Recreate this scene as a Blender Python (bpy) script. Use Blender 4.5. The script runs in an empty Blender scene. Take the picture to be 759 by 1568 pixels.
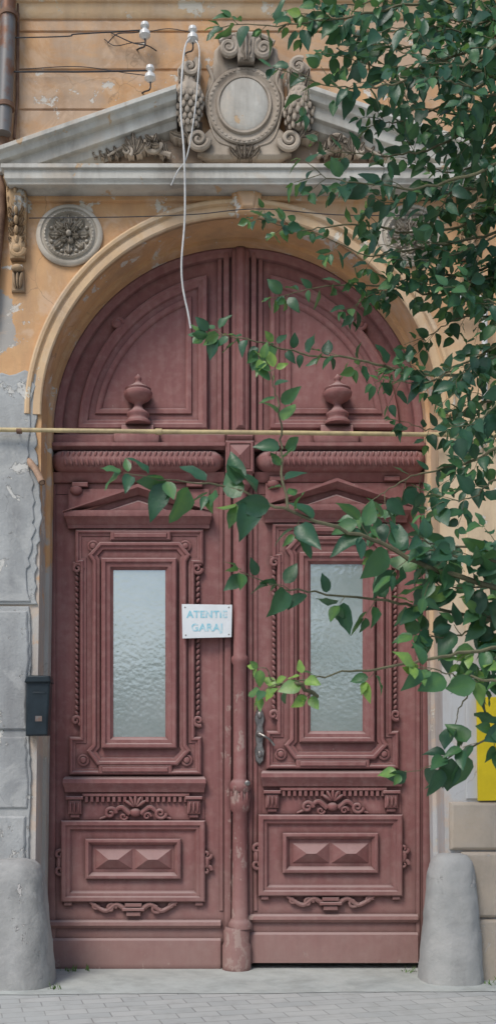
import bpy, bmesh, math, random
import numpy as np
from mathutils import Vector, Matrix
random.seed(7); rng=np.random.default_rng(11)
R=math.radians
D=8.0; CX=-0.175; CZ=1.6
def T(px,py,y=0.0,d=0.0):
    s=(D+y)/D
    return Vector((CX+(px-330)/200*s, y-d, CZ+(1180-py)/200*s))
# ---------------------------------------------------------------- scene
sc=bpy.context.scene
sc.view_settings.view_transform='Standard'; sc.view_settings.look='None'; sc.view_settings.exposure=0
w=bpy.data.worlds.new("World"); sc.world=w; w.use_nodes=True
nt=w.node_tree; bg=nt.nodes['Background']
sky=nt.nodes.new('ShaderNodeTexSky'); sky.sky_type='NISHITA'; sky.sun_disc=False
sky.sun_elevation=R(50); sky.sun_rotation=R(210); sky.dust_density=1.6
nt.links.new(sky.outputs[0],bg.inputs[0]); bg.inputs[1].default_value=0.15
sl=bpy.data.lights.new('sun','SUN'); sl.energy=1.9; sl.angle=R(20); sl.color=(1,.95,.88)
so=bpy.data.objects.new('sun',sl); sc.collection.objects.link(so)
a=R(210); el=R(50)
dv=Vector((math.sin(a)*math.cos(el),math.cos(a)*math.cos(el),math.sin(el)))
so.rotation_euler=dv.to_track_quat('Z','Y').to_euler()
cam=bpy.data.cameras.new('camera'); co=bpy.data.objects.new('camera',cam); sc.collection.objects.link(co)
co.location=(CX,-D,CZ); co.rotation_euler=(R(90),0,0)
cam.sensor_fit='VERTICAL'; cam.sensor_height=36; cam.sensor_width=36
cam.lens=36*D/7.84; cam.clip_end=500; cam.clip_start=0.05
cam.shift_y=((1500-784)/200-CZ)/7.84
cam.shift_x=((379.5-365)/200-CX)/7.84
cam.dof.use_dof=True; cam.dof.focus_distance=6.6; cam.dof.aperture_fstop=5.0
sc.camera=co
# ---------------------------------------------------------------- materials
class MT:
    def __init__(s,name,rough=.7,spec=.3):
        s.m=bpy.data.materials.new(name); s.m.use_nodes=True; s.nt=s.m.node_tree
        s.b=s.nt.nodes['Principled BSDF']; s.b.inputs['Roughness'].default_value=rough
        s.b.inputs['Specular IOR Level'].default_value=spec
        s.geo=s.nt.nodes.new('ShaderNodeNewGeometry')
        s.pos=s.geo.outputs['Position']
    def L(s,a,b): s.nt.links.new(a,b)
    def stretch(s,sx,sy,sz):
        n=s.nt.nodes.new('ShaderNodeMapping'); n.inputs['Scale'].default_value=(sx,sy,sz)
        s.L(s.pos,n.inputs['Vector']); return n.outputs[0]
    def noise(s,scale,detail=4,rough=.6,vec=None,dist=0):
        n=s.nt.nodes.new('ShaderNodeTexNoise'); n.inputs['Scale'].default_value=scale
        n.inputs['Detail'].default_value=detail; n.inputs['Roughness'].default_value=rough
        n.inputs['Distortion'].default_value=dist
        s.L(vec or s.pos,n.inputs['Vector']); return n.outputs['Fac']
    def ramp(s,f,a,b,va=0.,vb=1.):
        n=s.nt.nodes.new('ShaderNodeMapRange'); n.inputs[1].default_value=a; n.inputs[2].default_value=b
        n.inputs[3].default_value=va; n.inputs[4].default_value=vb; s.L(f,n.inputs[0]); return n.outputs[0]
    def math(s,op,a,b=None):
        n=s.nt.nodes.new('ShaderNodeMath'); n.operation=op
        for i,v in enumerate((a,b)):
            if v is None: continue
            if isinstance(v,(int,float)): n.inputs[i].default_value=v
            else: s.L(v,n.inputs[i])
        return n.outputs[0]
    def mix(s,f,a,b,mode='MIX'):
        n=s.nt.nodes.new('ShaderNodeMixRGB'); n.blend_type=mode
        for i,v in enumerate((f,a,b)):
            if isinstance(v,(int,float)): n.inputs[i].default_value=v
            elif isinstance(v,tuple): n.inputs[i].default_value=(*v,1)
            else: s.L(v,n.inputs[i])
        return n.outputs[0]
    def xyz(s):
        n=s.nt.nodes.new('ShaderNodeSeparateXYZ'); s.L(s.pos,n.inputs[0]); return n.outputs
    def nz(s):
        n=s.nt.nodes.new('ShaderNodeSeparateXYZ'); s.L(s.geo.outputs['Normal'],n.inputs[0]); return n.outputs[2]
    def col(s,c):
        if isinstance(c,tuple): s.b.inputs['Base Color'].default_value=(*c,1)
        else: s.L(c,s.b.inputs['Base Color'])
    def bump(s,h,strength=.4,dist=.01):
        n=s.nt.nodes.new('ShaderNodeBump'); n.inputs['Strength'].default_value=strength
        n.inputs['Distance'].default_value=dist; s.L(h,n.inputs['Height'])
        s.L(n.outputs[0],s.b.inputs['Normal'])
def plaster(name,c1,c2,chip,stain,chip_t=.62,stain_amt=.5,pale=False,ao=0,crack=0,bumps=.55):
    m=MT(name,.9,.15)
    c=m.mix(m.ramp(m.noise(1.3,3),.35,.65),c1,c2)
    c=m.mix(m.ramp(m.noise(9,5),.3,.75,0,.4),c,tuple(min(.8,x*1.3) for x in c1))
    if pale:
        X,Y,Z=m.xyz()
        f=m.math('MULTIPLY',m.ramp(X,1.3,1.6),m.ramp(m.math('ADD',Z,m.ramp(m.noise(2),.2,.8,-1,1)),5.2,4.0))
        c=m.mix(m.math('MULTIPLY',f,.75),c,(.74,.62,.44))
        f2=m.math('MULTIPLY',m.ramp(X,1.3,1.5),m.ramp(m.math('ADD',Z,m.ramp(m.noise(3),.2,.8,-.5,.5)),2.9,2.2))
        c=m.mix(f2,c,(.58,.58,.57))
        f3=m.math('MULTIPLY',m.ramp(X,-1.3,-1.5),m.ramp(m.math('ADD',Z,m.ramp(m.noise(4,5),.25,.75,-1.6,1.6)),3.6,3.1))
        c=m.mix(f3,c,(.52,.49,.45))
        g=m.math('MULTIPLY',m.ramp(Z,5.3,6.1,0,1),m.ramp(m.noise(1,5,.65,m.stretch(4,4,.8)),.35,.7,0,.6))
        c=m.mix(g,c,(.40,.23,.13))
        g2=m.math('MULTIPLY',m.ramp(m.noise(1.1,6,.66,m.stretch(1,1,1.6),.8),.48,.60),m.ramp(Z,5.9,6.3,0,.7))
        c=m.mix(g2,c,(.50,.39,.30))
        q=m.math('ADD',m.math('MULTIPLY',m.ramp(X,-1.60,-1.78),m.ramp(m.math('ABSOLUTE',m.math('SUBTRACT',Z,5.05)),.45,.1)),m.ramp(m.noise(5,6,.7),.2,.8,-.5,.5))
        c=m.mix(m.ramp(q,.55,.6,0,.9),c,(.42,.42,.40))
    st=m.ramp(m.noise(1,5,.65,m.stretch(3.2,3,.7)),.45,.72,0,stain_amt)
    c=m.mix(st,c,stain)
    big=m.ramp(m.noise(2.1,7,.68,dist=.6),.52,.60,0,.5)
    c=m.mix(big,c,tuple(min(1,(x*.55+y*.45)) for x,y in zip(c1,chip)))
    ch=m.ramp(m.noise(4.5,7,.7,dist=.4),chip_t,chip_t+.015)
    c=m.mix(ch,c,chip)
    h=m.math('SUBTRACT',m.math('ADD',m.math('MULTIPLY',m.noise(45,4),.35),m.noise(6,5)),m.math('MULTIPLY',ch,.5))
    if crack:
        mp=m.nt.nodes.new('ShaderNodeMixRGB'); mp.inputs[0].default_value=.16; m.L(m.pos,mp.inputs[1])
        nn=m.nt.nodes.new('ShaderNodeTexNoise'); nn.inputs['Scale'].default_value=5; nn.inputs['Detail'].default_value=6; m.L(m.pos,nn.inputs['Vector']); m.L(nn.outputs['Color'],mp.inputs[2])
        v=m.nt.nodes.new('ShaderNodeTexVoronoi'); v.feature='DISTANCE_TO_EDGE'; v.inputs['Scale'].default_value=1.4; m.L(mp.outputs[0],v.inputs['Vector'])
        ck=m.math('MULTIPLY',m.ramp(v.outputs['Distance'],.0,.005,1,0),m.ramp(m.noise(1.7,2),.5,.6,0,crack))
        c=m.mix(ck,c,tuple(x*.5 for x in stain))
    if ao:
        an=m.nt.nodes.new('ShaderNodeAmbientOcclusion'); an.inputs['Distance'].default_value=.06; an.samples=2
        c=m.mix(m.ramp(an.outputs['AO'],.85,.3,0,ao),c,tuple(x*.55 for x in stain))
    m.col(c)
    m.bump(h,bumps,.012); return m.m
M_or=plaster('ochre_plaster',(.68,.405,.21),(.58,.335,.175),(.66,.62,.55),(.36,.25,.17),.605,.6,True,crack=.5)
M_arch=plaster('ochre_moulding_plaster',(.70,.48,.29),(.63,.43,.26),(.72,.66,.55),(.38,.29,.22),.61,.65)
M_grey=plaster('cement_render',(.44,.45,.44),(.30,.31,.31),(.60,.59,.55),(.20,.20,.20),.60,.6,crack=.6,bumps=1.0)
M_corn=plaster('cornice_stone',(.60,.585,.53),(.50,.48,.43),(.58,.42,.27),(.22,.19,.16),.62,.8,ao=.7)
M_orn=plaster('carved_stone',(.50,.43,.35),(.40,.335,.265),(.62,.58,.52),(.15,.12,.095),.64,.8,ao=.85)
M_blk=plaster('stone_block',(.50,.42,.33),(.42,.37,.31),(.54,.5,.45),(.27,.23,.2),.66,.4)
M_grd=plaster('guard_stone_concrete',(.43,.43,.41),(.34,.34,.33),(.55,.53,.5),(.2,.2,.19),.63,.6,bumps=1.0)
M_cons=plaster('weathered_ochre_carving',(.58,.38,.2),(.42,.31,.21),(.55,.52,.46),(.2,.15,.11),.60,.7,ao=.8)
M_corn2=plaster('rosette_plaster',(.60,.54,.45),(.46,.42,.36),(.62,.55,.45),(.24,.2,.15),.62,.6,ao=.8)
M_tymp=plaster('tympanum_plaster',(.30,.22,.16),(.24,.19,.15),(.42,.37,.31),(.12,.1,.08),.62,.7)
# door paint
m=MT('maroon_paint',.66,.28)
c=m.mix(m.ramp(m.noise(1.6,4),.3,.7),(.252,.104,.098),(.32,.148,.136))
c=m.mix(m.ramp(m.noise(1,5,.6,m.stretch(22,22,1.2)),.42,.75,0,.5),c,(.185,.074,.071))
c=m.mix(m.ramp(m.noise(14,5),.46,.8,0,.5),c,(.40,.245,.22))
X_,Y_,Zs=m.xyz()
low=m.ramp(m.math('ADD',Zs,m.ramp(m.noise(5),.2,.8,-.35,.35)),1.1,.05,0,.6)
c=m.mix(low,c,(.36,.25,.22))
dust=m.ramp(m.nz(),.3,.9,0,.7)
c=m.mix(dust,c,(.47,.36,.34))
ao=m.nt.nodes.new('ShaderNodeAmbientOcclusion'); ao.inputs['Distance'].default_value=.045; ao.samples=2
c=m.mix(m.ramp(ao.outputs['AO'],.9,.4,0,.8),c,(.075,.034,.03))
chn=m.noise(11,7,.75,m.stretch(1,1,.55))
post=m.math('MULTIPLY',m.ramp(m.math('ABSOLUTE',m.math('SUBTRACT',X_,.0)),.16,.08,0,.11),m.ramp(Zs,2.5,2.2))
lowc=m.ramp(Zs,.5,.0,0,.07)
chp=m.ramp(m.math('ADD',m.math('ADD',chn,post),lowc),.68,.70,0,.7)
c=m.mix(chp,c,(.42,.31,.27))
m.col(c); m.bump(m.math('SUBTRACT',m.math('ADD',m.noise(60,4),m.noise(1,4,.6,m.stretch(30,30,2))),m.math('MULTIPLY',chp,.6)),.35,.005)
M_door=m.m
# glass
m=MT('patterned_glass',.16,1.0)
vn=m.nt.nodes.new('ShaderNodeTexVoronoi'); vn.inputs['Scale'].default_value=34; vn.feature='SMOOTH_F1'
m.L(m.pos,vn.inputs['Vector'])
m.col(m.mix(m.ramp(m.noise(3,3),.3,.7),(.27,.33,.31),(.36,.41,.39)))
m.b.inputs['IOR'].default_value=2.2
m.bump(m.math('ADD',m.math('MULTIPLY',vn.outputs['Distance'],.55),m.math('MULTIPLY',m.noise(22,3),.6)),.20,.008); M_glass=m.m
def simple(name,c,rough=.5,metal=0,var=.3,scale=12,spec=.4,c2=None,t=(.4,.65)):
    m=MT(name,rough,spec); m.b.inputs['Metallic'].default_value=metal
    c2=c2 or tuple(x*(1-var) for x in c)
    m.col(m.mix(m.ramp(m.noise(scale,6),*t),c,c2)); m.bump(m.noise(scale*4,4),.25,.003); return m.m
M_gas=simple('yellow_gas_pipe_paint',(.60,.48,.25),.5,0,.4,9,c2=(.40,.31,.18))
M_rust=simple('rusty_metal',(.16,.09,.06),.7,.2,.5,10,c2=(.28,.17,.11))
M_zinc=simple('grey_zinc',(.19,.185,.18),.5,.3,.4,6,c2=(.20,.10,.06),t=(.46,.6))
M_por=simple('white_porcelain',(.75,.75,.73),.2,0,.2,20)
M_wire=simple('dark_wire',(.05,.05,.055),.6)
M_wwire=simple('white_cable',(.62,.62,.60),.5,0,.25,30)
M_box=simple('mailbox_paint',(.024,.036,.044),.38,.2,.3,8)
M_iron=simple('worn_iron',(.34,.32,.30),.4,.7,.5,25)
M_sign=simple('white_enamel',(.80,.83,.84),.3,0,.08,8)
M_cy=simple('faded_blue_letter',(.30,.62,.72),.5,0,.2,30,c2=(.66,.77,.80),t=(.46,.62))
M_yel=simple('yellow_sign_paint',(.80,.60,.02),.4,0,.12,5)
M_wpipe=simple('white_pipe_paint',(.7,.7,.68),.4,0,.2,10)
M_bark=simple('bark',(.17,.16,.09),.85,0,.4,20)
M_dark=simple('painted_gap_shadow',(.02,.02,.02),.9)  # near-black colour standing in for the shadow below the door
# leaf
m=MT('leaf',.38,.5)
at=m.nt.nodes.new('ShaderNodeAttribute'); at.attribute_name='tint'
cr=m.nt.nodes.new('ShaderNodeValToRGB'); e=cr.color_ramp.elements
e[0].position=0; e[0].color=(.012,.042,.030,1); e[1].position=1; e[1].color=(.31,.50,.10,1)
k=e.new(.35); k.color=(.033,.108,.062,1); k=e.new(.62); k.color=(.085,.21,.075,1)
m.L(at.outputs['Fac'],cr.inputs[0])
c=m.mix(m.ramp(m.noise(40,3),.4,.7,0,.3),cr.outputs[0],(.06,.145,.09))
m.col(c); m.bump(m.noise(90,2),.35,.003)
tr=m.nt.nodes.new('ShaderNodeBsdfTranslucent'); m.L(m.mix(.5,c,(.17,.33,.06)),tr.inputs[0])
ms=m.nt.nodes.new('ShaderNodeMixShader'); ms.inputs[0].default_value=.28
out=m.nt.nodes['Material Output']; m.L(m.b.outputs[0],ms.inputs[1]); m.L(tr.outputs[0],ms.inputs[2]); m.L(ms.outputs[0],out.inputs[0])
M_leaf=m.m
# pavers / concrete
m=MT('pavers',.9,.2)
mp=m.nt.nodes.new('ShaderNodeMapping'); mp.inputs['Rotation'].default_value=(0,0,R(-14)); m.L(m.pos,mp.inputs[0])
br=m.nt.nodes.new('ShaderNodeTexBrick'); br.inputs['Scale'].default_value=3.6; br.inputs['Mortar Size'].default_value=.016
br.inputs['Color1'].default_value=(.42,.44,.43,1); br.inputs['Color2'].default_value=(.51,.52,.50,1); br.inputs['Mortar'].default_value=(.25,.25,.24,1)
br.inputs['Brick Width'].default_value=1.0; br.inputs['Row Height'].default_value=.5
m.L(mp.outputs[0],br.inputs['Vector'])
c=m.mix(m.ramp(m.noise(2,6),.35,.7,0,.6),br.outputs[0],(.50,.52,.50))
c=m.mix(m.ramp(m.noise(7,6),.5,.75,0,.45),c,(.30,.30,.28))
m.col(c); m.bump(m.math('ADD',m.math('MULTIPLY',br.outputs['Fac'],-1.0),m.math('MULTIPLY',m.noise(60,4),.5)),.5,.006); M_pav=m.m
M_conc=plaster('concrete',(.50,.53,.50),(.41,.44,.42),(.57,.58,.54),(.29,.30,.28),.66,.6)
# ---------------------------------------------------------------- mesh helpers
def empty(name,loc=(0,0,0)):
    o=bpy.data.objects.new(name,None); sc.collection.objects.link(o); return o
class A:
    def __init__(s): s.v=[]; s.f=[]
    def add(s,v,f):
        n=len(s.v); s.v+= [tuple(p) for p in v]; s.f+=[tuple(i+n for i in q) for q in f]
    def obj(s,name,mat,parent=None,bevel=0,ang=38,seg=2):
        me=bpy.data.meshes.new(name); me.from_pydata(s.v,[],s.f)
        bm=bmesh.new(); bm.from_mesh(me); bmesh.ops.recalc_face_normals(bm,faces=bm.faces); bm.to_mesh(me); bm.free()
        me.polygons.foreach_set('use_smooth',[True]*len(me.polygons)); me.set_sharp_from_angle(angle=R(ang))
        me.materials.append(mat); o=bpy.data.objects.new(name,me); sc.collection.objects.link(o)
        if parent: o.parent=parent
        if bevel:
            b=o.modifiers.new('b','BEVEL'); b.width=bevel; b.segments=seg; b.limit_method='ANGLE'; b.angle_limit=R(40); b.harden_normals=False
        return o
def rect(x0,y0,x1,y1): return [(x0,y1),(x1,y1),(x1,y0),(x0,y0)]
def offs(p,o,closed=True):
    n=len(p); r=[]
    for i in range(n):
        q=Vector((p[i][0],-p[i][1]))
        a=Vector((p[i-1][0],-p[i-1][1])) if (closed or i>0) else None
        b=Vector((p[(i+1)%n][0],-p[(i+1)%n][1])) if (closed or i<n-1) else None
        d1=(q-a).normalized() if a is not None else None; d2=(b-q).normalized() if b is not None else None
        if d1 is None: d1=d2
        if d2 is None: d2=d1
        n1=Vector((-d1.y,d1.x)); n2=Vector((-d2.y,d2.x)); m_=n1+n2
        if m_.length<1e-6: m_=n1
        m_.normalize(); k=1/max(.35,m_.dot(n1)); z=q+m_*o*k; r.append((z.x,-z.y))
    return r
def ringsweep(acc,rings2,depths,base):
    rings=[[T(x,y,base,d) for x,y in r] for r,d in zip(rings2,depths)]
    n=len(rings[0]); v=[p for r in rings for p in r]; f=[]
    for j in range(len(rings)-1):
        for i in range(n):
            k=(i+1)%n; f.append((j*n+i,j*n+k,(j+1)*n+k,(j+1)*n+i))
    acc.add(v,f)
def sweep(acc,path,prof,base,closed=True,caps=True):
    rings=[[T(x,y,base,d) for x,y in offs(path,o,closed)] for o,d in prof]
    n=len(path); v=[p for r in rings for p in r]; f=[]
    for j in range(len(prof)-1):
        for i in range(n if closed else n-1):
            k=(i+1)%n; f.append((j*n+i,j*n+k,(j+1)*n+k,(j+1)*n+i))
    if not closed and caps:
        f.append(tuple(j*n for j in range(len(prof)))); f.append(tuple(j*n+n-1 for j in range(len(prof))))
    acc.add(v,f)
def slab(acc,pts,base,d0,d1,ch=0,chd=None,fan=False):
    n=len(pts); chd=chd if chd is not None else ch/200
    rings=[[T(x,y,base,d0) for x,y in pts],[T(x,y,base,d1-(chd if ch else 0)) for x,y in pts]]
    if ch: rings.append([T(x,y,base,d1) for x,y in offs(pts,ch)])
    v=[p for r in rings for p in r]; f=[]
    for j in range(len(rings)-1):
        for i in range(n): k=(i+1)%n; f.append((j*n+i,j*n+k,(j+1)*n+k,(j+1)*n+i))
    l0=(len(rings)-1)*n
    if fan:
        c=sum((v[l0+i] for i in range(n)),Vector())/n; v.append(c); ci=len(v)-1
        for i in range(n): f.append((l0+i,l0+(i+1)%n,ci))
    else:
        f.append(tuple(range(n))); f.append(tuple(l0+i for i in range(n)))
    acc.add(v,f)
def box(acc,x0,y0,x1,y1,base,d0,d1,ch=0): slab(acc,rect(x0,y0,x1,y1),base,d0,d1,ch)
def corn(acc,x0,x1,levels,base,back=0,ret=1):
    v=[];f=[]
    for y,p in levels:
        e=p*200*ret
        v+=[T(x0-e,y,base,back),T(x0-e,y,base,p),T(x1+e,y,base,p),T(x1+e,y,base,back)]
    n=len(levels)
    for j in range(n-1):
        for i in range(4): k=(i+1)%4; f.append((4*j+i,4*j+k,4*j+4+k,4*j+4+i))
    f.append((0,1,2,3)); f.append(tuple(4*(n-1)+i for i in range(4))); acc.add(v,f)
def hip(acc,x0,y0,x1,y1,base,d0,d1,rl=.3):
    cx,cy=(x0+x1)/2,(y0+y1)/2; L=(x1-x0)/2*rl
    v=[T(x0,y1,base,d0),T(x1,y1,base,d0),T(x1,y0,base,d0),T(x0,y0,base,d0),T(cx-L,cy,base,d1),T(cx+L,cy,base,d1)]
    acc.add(v,[(0,1,5,4),(1,2,5),(2,3,4,5),(3,0,4),(0,1,2,3)])
def blob(acc,x,y,rx,ry,rd,base,d=0,rot=0,nu=12,nv=8,tz=0):
    v=[];f=[];c,s=math.cos(rot),math.sin(rot)
    for j in range(nv+1):
        t=math.pi*j/nv
        for i in range(nu):
            p=2*math.pi*i/nu; lx=math.sin(t)*math.cos(p)*rx; ly=math.cos(t)*ry; ld=math.sin(t)*math.sin(p)*rd/200
            v.append(T(x+lx*c-ly*s,y+lx*s+ly*c,base,d+ld))
    for j in range(nv):
        for i in range(nu): k=(i+1)%nu; f.append((j*nu+i,j*nu+k,(j+1)*nu+k,(j+1)*nu+i))
    acc.add(v,f)
def aleaf(acc,x,y,L,W,base,d,rot,curl=.05,ribs=3):
    N=10;v=[];f=[];c,s=math.cos(rot),math.sin(rot); K=6
    for i in range(N+1):
        t=i/N; wv=W*math.sin(math.pi*min(1,t*.92+.08))**.7*(1+.22*math.cos(t*N*1.9)); h=d+curl*t*t
        for k in range(K+1):
            u=k/K*2-1; lx=u*wv; ly=-t*L; hh=h+.02*(1-u*u)+.008*math.cos(u*ribs*math.pi)
            if i==N: hh-=.02
            v.append(T(x+lx*c-ly*s,y+lx*s+ly*c,base,hh))
    for i in range(N):
        for k in range(K): f.append((i*(K+1)+k,i*(K+1)+k+1,(i+1)*(K+1)+k+1,(i+1)*(K+1)+k))
    rim=[i*(K+1) for i in range(N+1)]+[N*(K+1)+k for k in range(1,K+1)]+[i*(K+1)+K for i in range(N-1,-1,-1)]
    b0=len(v)
    for r in rim: p=Vector(v[r]); v.append(Vector((p.x,base+.0,p.z)))
    for i in range(len(rim)-1): f.append((rim[i],rim[i+1],b0+i+1,b0+i))
    acc.add(v,f)
def latheY(acc,x,y,prof,base,sx=1,sy=1,n=48):
    v=[];f=[]
    for r,d in prof:
        for i in range(n):
            p=2*math.pi*i/n; v.append(T(x+math.cos(p)*r*sx,y+math.sin(p)*r*sy,base,d))
    for j in range(len(prof)-1):
        for i in range(n): k=(i+1)%n; f.append((j*n+i,j*n+k,(j+1)*n+k,(j+1)*n+i))
    f.append(tuple(range(n))); f.append(tuple((len(prof)-1)*n+i for i in range(n))); acc.add(v,f)
def latheZ(acc,x,prof,base,d,n=24,squash=1):
    v=[];f=[];s=(D+base)/D
    for r,y in prof:
        c=T(x,y,base,d)
        for i in range(n):
            p=2*math.pi*i/n; v.append(c+Vector((math.cos(p)*r/200*s,math.sin(p)*r/200*s*squash,0)))
    for j in range(len(prof)-1):
        for i in range(n): k=(i+1)%n; f.append((j*n+i,j*n+k,(j+1)*n+k,(j+1)*n+i))
    f.append(tuple(range(n))); f.append(tuple((len(prof)-1)*n+i for i in range(n))); acc.add(v,f)
def tube(acc,pts,rad,n=8,cap=True):
    pts=[Vector(p) for p in pts]; m=len(pts)
    if not isinstance(rad,(list,tuple)): rad=[rad]*m
    v=[];f=[]; t0=(pts[1]-pts[0]).normalized(); u=t0.orthogonal().normalized()
    for i,p in enumerate(pts):
        t=(pts[min(i+1,m-1)]-pts[max(i-1,0)])
        t=t.normalized() if t.length>1e-9 else t0
        u=(u-t*u.dot(t)); u=u.normalized() if u.length>1e-6 else t.orthogonal().normalized()
        w_=t.cross(u)
        for k in range(n):
            q=2*math.pi*k/n; v.append(p+(u*math.cos(q)+w_*math.sin(q))*rad[i])
    for j in range(m-1):
        for i in range(n): k=(i+1)%n; f.append((j*n+i,j*n+k,(j+1)*n+k,(j+1)*n+i))
    if cap: f.append(tuple(range(n))); f.append(tuple((m-1)*n+i for i in range(n)))
    acc.add(v,f)
def cat(pts,sub=8):
    P=[Vector(p) for p in pts]; P=[P[0]*2-P[1]]+P+[P[-1]*2-P[-2]]; r=[]
    for i in range(1,len(P)-2):
        for k in range(sub):
            t=k/sub; a,b,c,d=P[i-1],P[i],P[i+1],P[i+2]
            r.append(.5*((2*b)+(c-a)*t+(2*a-5*b+4*c-d)*t*t+(3*b-a-3*c+d)*t**3))
    r.append(P[-2]); return r
def spiral(acc,x,y,r0,turns,base,d,rad,dirn=1,a0=0,n=36,r1=.12):
    pts=[];rr=[]
    for i in range(n+1):
        t=i/n; r=r0*(1-t*(1-r1)); an=a0+dirn*turns*2*math.pi*t
        pts.append(T(x+math.cos(an)*r,y+math.sin(an)*r,base,d+.01*t)); rr.append(rad/200*(1-.45*t))
    tube(acc,pts,rr,8)
def scurve(acc,pts,base,d,rad0,rad1,sub=8):
    p=cat([T(x,y,base,d) for x,y in pts],sub); n=len(p)
    tube(acc,p,[(rad0+(rad1-rad0)*i/(n-1))/200 for i in range(n)],8)
# ================================================================ BUILDING
bld=empty('ornate_plaster_building')
AX,AY,AR=367,636,303
DB=.45
arch=[(AX-AR*math.cos(t),AY-AR*math.sin(t)) for t in [math.pi*i/64 for i in range(65)]]
LB,RB=52,684
open_path=[(LB,1504)]+arch+[(RB,1504)]
acc=A(); TOP=-300; XL,XR=-1400,2100
def q4(a,p): a.add([T(x,y,0) for x,y in p],[tuple(range(len(p)))])
for i in range(64):
    (x0,y0),(x1,y1)=arch[i],arch[i+1]; q4(acc,[(x0,y0),(x1,y1),(x1,TOP),(x0,TOP)])
q4(acc,[(XL,1504),(LB,1504),(AX-AR,AY),(AX-AR,TOP),(XL,TOP)])
q4(acc,[(RB,1504),(XR,1504),(XR,TOP),(AX+AR,TOP),(AX+AR,AY)])
n=len(open_path); v=[T(x,y,0) for x,y in open_path]; v+=[p+Vector((0,.62,0)) for p in v]
acc.add(v,[(i,i+1,n+i+1,n+i) for i in range(n-1)])
o=acc.obj('wall',M_or,bld)
acc=A(); acc.add([(-8.8,.62,-.1),(10.3,.62,-.1),(10.3,7,-.1),(-8.8,7,-.1),(-8.8,.62,9),(10.3,.62,9),(10.3,7,9),(-8.8,7,9)],
 [(0,3,7,4),(1,2,6,5),(3,2,6,7),(4,5,6,7),(0,1,5,4)]); acc.obj('building_core',M_grey,bld)
acc=A()
arch_only=arch[::-1]
t_=offs(arch_only,5,False)[33]; sgn=1 if t_[1]<arch_only[33][1] else -1
prof=[(0,-.02),(0,.018),(2,.028),(12,.028),(13,.018),(16,.018),(18,.045),(22,.05),(25,.04),(26,-.02)]
sweep(acc,arch_only,[(sgn*o_,d_) for o_,d_ in prof],0,False)
acc.obj('archivolt',M_arch,bld)
acc=A()
inner=[(RB,1504)]+arch_only+[(LB,1504)]
ins=offs(inner,-sgn*6,False)
n=len(inner)
v=[T(x,y,0,-.30) for x,y in ins]+[T(x,y,0,-.46) for x,y in ins]+[T(x,y,0,-.30) for x,y in offs(inner,sgn*2,False)]
acc.add(v,[(i,i+1,n+i+1,n+i) for i in range(n-1)]+[(i,i+1,2*n+i+1,2*n+i) for i in range(n-1)])
acc.obj('reveal_step',M_or,bld)
acc=A()
slab(acc,[(362,336),(394,336),(402,292),(352,292)],0,-.02,.085,4)
slab(acc,[(369,328),(388,328),(394,300),(361,300)],0,.07,.105,3)
corn(acc,352,402,[(286,.06),(286,.12),(292,.12),(295,.10)],0,0,.1)
acc.obj('keystone',M_or,bld,.004)
acc=A()
corn(acc,20,722,[(276,.13),(283,.13),(287,.09),(296,.07),(299,.035),(310,.03),(312,-.01)],0,-.01,.3)
acc.obj('bed_moulding',M_or,bld,.003)
def corn_front(acc,x0,x1,lev,pmax):
    v=[];f=[]
    for y,p in lev:
        c0=T(x0,y,-pmax); c1=T(x1,y,-pmax); e=(p-pmax)
        v+=[Vector((c0.x-e,0.02,c0.z)),Vector((c0.x-e,-p,c0.z)),Vector((c1.x+e,-p,c1.z)),Vector((c1.x+e,.02,c1.z))]
    n=len(lev)
    for j in range(n-1):
        for i in range(4): k=(i+1)%4; f.append((4*j+i,4*j+k,4*j+4+k,4*j+4+i))
    f.append((0,1,2,3)); f.append(tuple(4*(n-1)+i for i in range(4))); acc.add(v,f)
acc=A()
corn_front(acc,5,738,[(249,.20),(252,.235),(258,.235),(260,.215),(272,.212),(275,.195),(279,.19)],.22)
acc.obj('cornice',M_corn,bld,.003)
def rake(acc,xa,xb,f_top,clip,pmax=.245,m=18):
    prof=[(0,.0),(0,pmax),(7,pmax),(10,pmax-.03),(17,pmax-.045),(20,pmax-.085),(36,pmax-.095),(38,pmax-.13),(48,pmax-.15),(55,pmax-.21),(56,0)]
    v=[];f=[];k=len(prof)
    for i in range(m+1):
        x=xa+(xb-xa)*i/m
        for dy,d in prof:
            y=min(f_top(x)+dy,clip); p=T(x,y,-pmax); v.append(Vector((p.x,.01-d if d else .01,p.z)))
    for i in range(m):
        for j in range(k-1): f.append((i*k+j,i*k+j+1,(i+1)*k+j+1,(i+1)*k+j))
    f.append(tuple(range(k))); f.append(tuple(m*k+j for j in range(k))); acc.add(v,f)
acc=A(); rake(acc,-6,270,lambda x:223-.347*(x+6),250.5); acc.obj('raking_cornice_a',M_corn,bld,.003)
acc=A(); rake(acc,474,752,lambda x:223-.347*(752-x)*.99,250.5); acc.obj('raking_cornice_b',M_corn,bld,.003)
acc=A()
corn(acc,-1400,2100,[(-8,.12),(-2,.12),(4,.08),(10,.06),(11,.04),(24,.035),(30,.012),(31,-.01)],0,-.01,0)
acc.obj('string_course',M_arch,bld,.003)
acc=A()
for y0,y1 in [(34,49),(52,107),(111,168),(171,228)]:
    box(acc,30,y0,2100,y1,0,-.01,.012,1)
acc.obj('rustication_bands',M_or,bld)
acc=A()
for y0,y1 in [(34,49),(52,107),(111,160)]:
    box(acc,-1400,y0,24,y1,0,-.01,.012,1)
acc.obj('rustication_bands_b',M_or,bld)
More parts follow.
